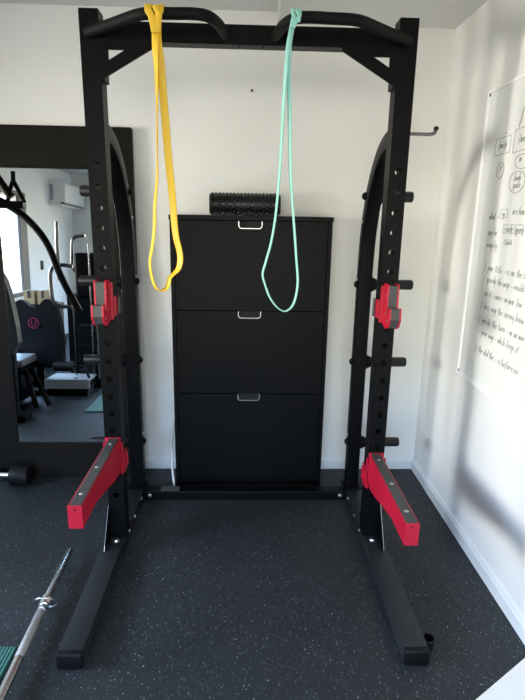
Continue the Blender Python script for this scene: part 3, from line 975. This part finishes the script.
# boxes and ovals at the top of the board, then the written lines
BOXES = []
for (xa, ya, xb, yb_, sq) in ((496.5, 140, 509.5, 153, True), (498, 163, 503, 178, False), (515.5, 130, 530, 149, True), (516, 155, 530, 167, False), (510.5, 172, 523.5, 192, False),
                              (500.8, 210, 507.2, 218.5, True), (503.5, 225, 523, 234.5, True), (504.5, 240, 511.5, 245, True)):
    wbox(xa, ya, xb, yb_, sq)
    flush('drawn_outline')
wline('family', 498, 149, 0.014)
wline('e', 499.5, 171, 0.018)
wline('lineup', 518.5, 143, 0.016)
wline('m', 519, 162, 0.015)
wline('body', 514, 181, 0.013)
wline('space', 512.5, 188, 0.012)
wline('-', 504.5, 136, 0.016, 0.004)
wline('|', 519.5, 124, 0.03, 0.004)
wline('what -', 489, 219.5, 0.014)
wline('ey', 501.8, 216.5, 0.012)
wline(': are how', 509, 214.5, 0.014)
wline('any be', 488, 235, 0.014)
wline('ready typing', 504, 231.5, 0.0135)
wline('many by', 486.5, 247, 0.014)
wline('sure', 505, 244.5, 0.0125)
for txt, x, y in (('| your title - is on the line', 484.5, 269.5), ('| speedy the may - would be', 483.5, 281), ('- as it = more on mar low', 482, 294.5), ('| does way the seeing knew it', 481, 307.5),
                  ('| you do the turn - in un more', 479, 321), ('- your way - while keep it', 478.5, 333), ('| the did the - is before no', 475.5, 350)):
    wline(txt, x, y, 0.0150)
ink.free()

# ------------------------------------------------------------------ barbell on the floor
bar = thing('barbell', 'chrome barbell lying on the floor at lower left beside the green mat', 'barbell', (-0.735, 1.66, 0))
B0, B1 = V(-0.738, 1.985, 0.0435), V(-0.700, 0.75, 0.0435)
L = (B1 - B0).length
tr = 0.315
bm = new(); lathe(bm, B0, B1, [(0, 0.012), (0.003, 0.0145), (tr - 0.022, 0.0145)], 20); obj('sleeve', bm, M['chrome'], bar, smooth=40)
bm = new(); lathe(bm, B0, B1, [(tr - 0.028, 0.0165), (tr - 0.026, 0.020), (tr - 0.002, 0.020), (tr, 0.0185), (tr + 0.016, 0.0185), (tr + 0.018, 0.0155), (tr + 0.028, 0.0155), (tr + 0.029, 0.0175), (tr + 0.040, 0.0175), (tr + 0.041, 0.015)], 32)
col_ = obj('collar', bm, M['chrome'], bar, smooth=40)
bd = (B1 - B0).normalized()
bt = (bd + V(0, 0, -0.55)).normalized()
sd, ud = frame_at(bt)
rc = B0 + bd * (tr - 0.004)
bm = new()
sweep(bm, [rc + (sd * math.cos(2 * PI * q / 40) + ud * math.sin(2 * PI * q / 40)) * 0.0405 for q in range(40)], circ(0.003, 10), closed=True, ups=[bt] * 40)
obj('collar_ring', bm, M['zinc'], col_, smooth=60)
bm = new(); lathe(bm, B0, B1, [(tr + 0.041, 0.0150), (tr + 0.046, 0.0162), (0.560, 0.0162), (0.563, 0.0150)], 24); obj('knurled_grip', bm, M['knurl'], bar, 'grey knurled section', smooth=40)
bm = new(); lathe(bm, B0, B1, [(0.563, 0.0150), (0.568, 0.0150), (0.569, 0.0165), (L, 0.0165)], 24); obj('shaft', bm, M['chrome'], bar, smooth=40)
bm = new(); lathe(bm, B0, B1, [(L - .06, 0.020), (L - .05, 0.0435), (L - .04, 0.0435), (L - .03, 0.020)], 32); obj('collar', bm, M['chrome'], bar, smooth=40)

# green ribbed exercise mat
bm = new()
ang = math.radians(-3.0)
ca, sa = math.cos(ang), math.sin(ang)


def matp(u, v, z):
    return (-0.766 - u * ca - v * sa * 0, 1.506 - v + u * 0.045, z)


nr = 42
wm, lm = 0.49, 1.15
prev = None
for i in range(nr + 1):
    for hgt, off in ((0.007, 0.0), (0.010, 0.3)):
        u = wm * min(1, (i + off) / nr)
        cur = [bm.verts.new(matp(u, v, z)) for v, z in ((0, 0.0), (0, hgt), (lm, hgt), (lm, 0.0))]
        if prev:
            for q in range(3):
                bm.faces.new((prev[q], prev[q + 1], cur[q + 1], cur[q]))
        else:
            bm.faces.new(cur)
        prev = cur
bm.faces.new(prev[::-1])
tag(obj('exercise_mat', bm, M['mat']), 'dark green ribbed exercise mat on the floor under the barbell', 'mat')

# dumbbell beside the foot of the mirror
db = thing('dumbbell', 'black round-headed dumbbell with chrome handle on the floor before the mirror', 'dumbbell', (-1.31, 2.63, 0))
for a, b in ((-1.255, -1.150), (-1.50, -1.395)):
    bm = new(); lathe(bm, (a, 2.625, 0.058), (b, 2.625, 0.058), [(0, 0.040), (0.006, 0.054), (0.018, 0.058), (0.087, 0.058), (0.099, 0.054), (0.105, 0.040)], 32); obj('head', bm, M['cap'], db, smooth=40)
bm = new(); lathe(bm, (-1.394, 2.625, 0.058), (-1.256, 2.625, 0.058), [(0, 0.017), (0.01, 0.0145), (0.07, 0.016), (0.128, 0.0145), (0.138, 0.017)], 20); obj('handle', bm, M['chrome'], db, 'chrome handle', smooth=40)

# low white table at lower right
tb = thing('side_table', 'white low tabletop whose corner shows at lower right by the wall', 'table', (0.72, 0.83, 0))
u = V(0.835, 0.550, 0)
v = V(0.550, -0.835, 0)
A = V(0.415, 0.834, 0)
bm = new()
box(bm, 0, 0.395, 0, 0.40, 0.428, 0.450, 0.002)
R4 = Matrix((( u.x, v.x, 0, A.x), (u.y, v.y, 0, A.y), (0, 0, 1, 0), (0, 0, 0, 1)))
bmesh.ops.transform(bm, matrix=R4, verts=bm.verts); obj('tabletop', bm, M['white'], tb)
for a, b in ((0.03, 0.03), (0.33, 0.03), (0.03, 0.335), (0.33, 0.335)):
    bm = new(); box(bm, a, a + 0.035, b, b + 0.035, 0, 0.428, 0.001); bmesh.ops.transform(bm, matrix=R4, verts=bm.verts); obj('leg', bm, M['white'], tb)

# ------------------------------------------------------------------ what the mirror shows: training machine, benches, boxes, AC unit
gym = thing('multi_gym', 'black multi-gym machine with curved press arm and pink-ringed backrest, reflected in the floor mirror', 'gym machine', (-1.62, 1.0, 0))
bm = new()
box(bm, -2.50, -2.42, 0.64, 0.72, 0, 1.95, 0.004)
box(bm, -2.50, -1.30, 0.70, 0.78, 0.0, 0.07, 0.004)
box(bm, -2.50, -2.42, 0.60, 1.60, 0.0, 0.07, 0.004)
box(bm, -1.62, -1.30, 0.66, 0.70, 0.07, 0.86, 0.004)
box(bm, -2.50, -2.42, 0.64, 1.28, 1.88, 1.95, 0.004)
box(bm, -2.50, -2.42, 1.20, 1.28, 1.55, 1.95, 0.004)
box(bm, -2.46, -1.90, 1.23, 1.30, 1.56, 1.62, 0.004)
obj('frame', bm, M['steel'], gym)
bm = new(); tube(bm, smooth_path([(-1.97, 1.28, 1.63), (-1.885, 1.30, 1.615), (-1.797, 1.3, 1.56), (-1.70, 1.3, 1.49), (-1.597, 1.3, 1.375), (-1.527, 1.3, 1.25), (-1.46, 1.3, 1.055), (-1.39, 1.3, 0.90), (-1.322, 1.3, 0.765)], 6), 0.027, 16)
obj('press_arm', bm, M['steel'], gym, smooth=50)
bm = new(); tube(bm, smooth_path([(-1.39, 1.2, 1.118), (-1.48, 1.2, 1.128), (-1.545, 1.2, 1.112), (-1.572, 1.2, 1.05), (-1.568, 1.2, 0.87), (-1.548, 1.2, 0.815), (-1.49, 1.2, 0.795), (-1.41, 1.2, 0.793)], 6), 0.016, 14)
obj('loop_handle', bm, M['dchrome'], gym, smooth=50)
bm = new(); tube(bm, [(-1.535, 1.1, 1.475), (-1.542, 1.1, 1.30), (-1.540, 1.1, 1.10), (-1.54, 1.1, 1.0)], 0.015, 14)
obj('guide_post', bm, M['dchrome'], gym, smooth=50)
bm = new(); tube(bm, smooth_path([(-1.40, 0.8, 1.372), (-1.47, 0.8, 1.365), (-1.508, 0.8, 1.335), (-1.518, 0.8, 1.26), (-1.524, 0.8, 1.12), (-1.50, 0.8, 1.06)], 6), 0.014, 12)
obj('side_handle', bm, M['dchrome'], gym, smooth=50)
bm = new()
box(bm, -1.49, -1.31, 0.72, 0.86, 0.83, 1.225, 0.02)
obj('shroud', bm, M['steel'], gym)
bm = new()
for i in range(11):
    box(bm, -1.49, -1.32, 0.73, 0.85, 0.10 + i * 0.045, 0.141 + i * 0.045, 0.003)
obj('weight_stack', bm, M['cap'], gym)
for x, z0, z1, y in ((-1.500, 0.07, 0.83, 0.90), (-1.345, 0.07, 1.30, 0.90)):
    bm = new(); tube(bm, [(x, y, z1), (x, y, z0)], 0.0075, 10); obj('guide_rod', bm, M['dchrome'], gym, smooth=50)
bm = new()
tube(bm, [(-1.772, 1.3, 1.83), (-1.775, 1.3, 1.76)], 0.017, 10)
tube(bm, [(-1.775, 1.3, 1.765), (-1.735, 1.3, 1.68), (-1.700, 1.3, 1.60)], 0.016, 10)
tube(bm, [(-1.775, 1.3, 1.765), (-1.805, 1.3, 1.69), (-1.83, 1.3, 1.60)], 0.016, 10)
tube(bm, [(-2.44, 1.25, 1.93), (-1.90, 1.3, 1.80), (-1.80, 1.3, 1.64)], 0.03, 10)
box(bm, -1.93, -1.70, 1.26, 1.34, 1.555, 1.61, 0.01)
obj('pulley_bracket', bm, M['steel'], gym)
bm = new()
prism(bm, [(-1.72, 1.08), (-1.34, 1.08), (-1.34, 0.84), (-1.70, 0.84)], 'z', 0.135, 0.150)
box(bm, -1.72, -1.34, 1.065, 1.080, 0.07, 0.135)
fpl = obj('foot_plate', bm, M['plate'], gym, 'bare steel foot plate')
for x, y in ((-1.47, 1.02), (-1.40, 0.90)):
    bm = new(); lathe(bm, (x, y, 0.150), (x, y, 1), [(0, 0.014), (0.003, 0.014), (0.005, 0.008)], 12); obj('bolt', bm, M['cap'], fpl)
bm = new(); box(bm, -1.70, -1.36, 0.86, 1.06, 0.0, 0.135); obj('plate_base', bm, M['cap'], gym)
bm = new(); lathe(bm, (-1.615, 1.12, 0.276), (-1.44, 1.12, 0.276), [(0, 0.034), (0.006, 0.044), (0.165, 0.044), (0.175, 0.034)], 24); obj('leg_roller', bm, M['vinyl'], gym, smooth=40)
bm = new(); tube(bm, [(-1.70, 1.12, 0.276), (-1.36, 1.12, 0.276), (-1.36, 1.0, 0.15)], 0.012, 10); obj('roller_axle', bm, M['steel'], gym)

be = gym
top = [(-1.90, 0.82), (-1.865, 0.838), (-1.82, 0.822), (-1.785, 0.785), (-1.745, 0.775), (-1.71, 0.790), (-1.675, 0.835), (-1.645, 0.848), (-1.57, 0.825)]
bm = new(); prism(bm, [(-1.90, 0.46)] + top + [(-1.515, 0.50), (-1.545, 0.30), (-1.60, 0.28), (-1.82, 0.30)], 'y', 1.07, 1.13)
bp = obj('backrest', bm, M['navy'], be)
bm = new()
cxl, czl = -1.758, 0.645
ringp = [(cxl + 0.042 * math.cos(2 * PI * q / 24), 1.134, czl + 0.042 * math.sin(2 * PI * q / 24)) for q in range(24)]
sweep(bm, ringp, [(-0.004, -0.002), (0.004, -0.002), (0.004, 0.002), (-0.004, 0.002)], up=(0, 1, 0), closed=True)
sweep(bm, smooth_path([(cxl - 0.017, 1.134, czl + 0.022), (cxl - 0.016, 1.134, czl - 0.010), (cxl, 1.134, czl - 0.022), (cxl + 0.016, 1.134, czl - 0.010), (cxl + 0.017, 1.134, czl + 0.022)], 5), [(-0.004, -0.002), (0.004, -0.002), (0.004, 0.002), (-0.004, 0.002)], up=(0, 1, 0))
obj('emblem', bm, M['pink'], bp, 'pink ring emblem')
bm = new(); box(bm, -1.95, -1.74, 1.15, 1.45, 0.335, 0.395, 0.015, 3); obj('seat', bm, M['seat'], be, 'seat pad coloured pale for the window reflection', smooth=50)
bm = new()
box(bm, -1.94, -1.78, 1.18, 1.40, 0.05, 0.335)
box(bm, -1.87, -1.81, 1.14, 1.50, 0.275, 0.335)
box(bm, -1.87, -1.81, 1.44, 1.50, 0.05, 0.30)
box(bm, -1.96, -1.72, 1.43, 1.51, 0.0, 0.05, 0.005)
box(bm, -1.78, -1.72, 1.02, 1.07, 0.05, 0.75)
box(bm, -1.90, -1.55, 1.00, 1.07, 0.0, 0.05, 0.005)
box(bm, -1.80, -1.75, 1.07, 1.45, 0.275, 0.315)
obj('seat_frame', bm, M['steel'], be)
bm = new(); tube(bm, [(-1.72, 1.33, 0.30), (-1.55, 1.44, 0.03)], 0.02, 10); tube(bm, [(-1.74, 1.40, 0.30), (-1.62, 1.52, 0.03)], 0.02, 10); obj('strut', bm, M['steel'], be)

ib = thing('incline_bench', 'black upright bench pad at the left edge of the mirror reflection', 'bench', (-1.78, 1.8, 0))
bm = new(); prism(bm, [(-1.98, 0.50), (-1.98, 1.18), (-1.78, 1.19), (-1.70, 1.12), (-1.655, 1.04), (-1.632, 0.95), (-1.598, 0.72), (-1.592, 0.60), (-1.63, 0.52)], 'y', 1.77, 1.84); obj('backrest', bm, M['vinyl'], ib)
bm = new()
box(bm, -1.80, -1.66, 1.72, 1.77, 0.04, 0.95)
box(bm, -1.98, -1.60, 1.66, 1.80, 0.0, 0.05, 0.005)
obj('frame', bm, M['steel'], ib)

sh = thing('storage_bench', 'low black storage bench under the window, reflected in the mirror', 'storage unit', (-2.25, 0.1, 0))
bm = new(); box(bm, -2.55, -1.93, -0.15, 0.16, 0.66, 0.70, 0.003); obj('top', bm, M['wood'], sh)
bm = new()
box(bm, -2.55, -2.52, -0.14, 0.15, 0, 0.66); box(bm, -1.97, -1.94, -0.14, 0.15, 0, 0.66); box(bm, -2.52, -1.97, -0.14, -0.12, 0.02, 0.66)
obj('body', bm, M['wood'], sh)
for i, (x0, x1, lab) in enumerate(((-2.245, -2.135, 'left brown cardboard box on the black storage bench'), (-2.105, -2.0, 'right brown cardboard box on the black storage bench'))):
    c = thing('cardboard_box', lab + ', seen in the mirror', 'box', ((x0 + x1) / 2, 0.05, 0.70), 'cardboard boxes on the storage bench')
    bm = new(); box(bm, x0, x1, -0.02, 0.12, 0.70, 0.835, 0.002); obj('carton', bm, M['card'], c)
    bm = new(); box(bm, x0 + 0.04, x1 - 0.04, -0.021, 0.121, 0.76, 0.8365); obj('tape', bm, M['vinyl'], c)

ac = thing('air_conditioner', 'white wall-mounted air conditioner reflected at the top of the mirror', 'air conditioner', (WX, -2.45, 1.85))
bm = new(); prism(bm, [(WX, 1.855), (WX + 0.16, 1.845), (WX + 0.215, 1.90), (WX + 0.225, 2.12), (WX + 0.20, 2.16), (WX, 2.18)], 'y', -2.90, -2.03); obj('body', bm, M['acwhite'], ac)
bm = new()
for i in range(7):
    box(bm, WX + 0.012, WX + 0.06, -2.0302, -2.027, 1.92 + i * 0.03, 1.94 + i * 0.03)
obj('side_vents', bm, M['acgrey'], ac)
bm = new(); box(bm, WX + 0.165, WX + 0.222, -2.85, -2.06, 1.862, 1.880); obj('louvre', bm, M['acgrey'], ac)
bm = new(); box(bm, WX + 0.15, WX + 0.205, -2.031, -2.027, 1.865, 1.885); obj('badge', bm, M['cap'], ac)

bm = new(); box(bm, WX, WX + 0.012, -1.66, -1.58, 0.98, 1.10, 0.002)
tag(obj('wall_switch', bm, M['cap']), 'small black wall switch seen in the mirror', 'switch')

bm = new(); lathe(bm, (0.024, BY, 2.031), (0.024, BY - 1, 2.031), [(0, 0.003), (0.012, 0.003), (0.0125, 0.007), (0.015, 0.006)], 12)
tag(obj('nail', bm, M['screw']), 'tiny dark nail in the white back wall above the foam roller', 'nail')
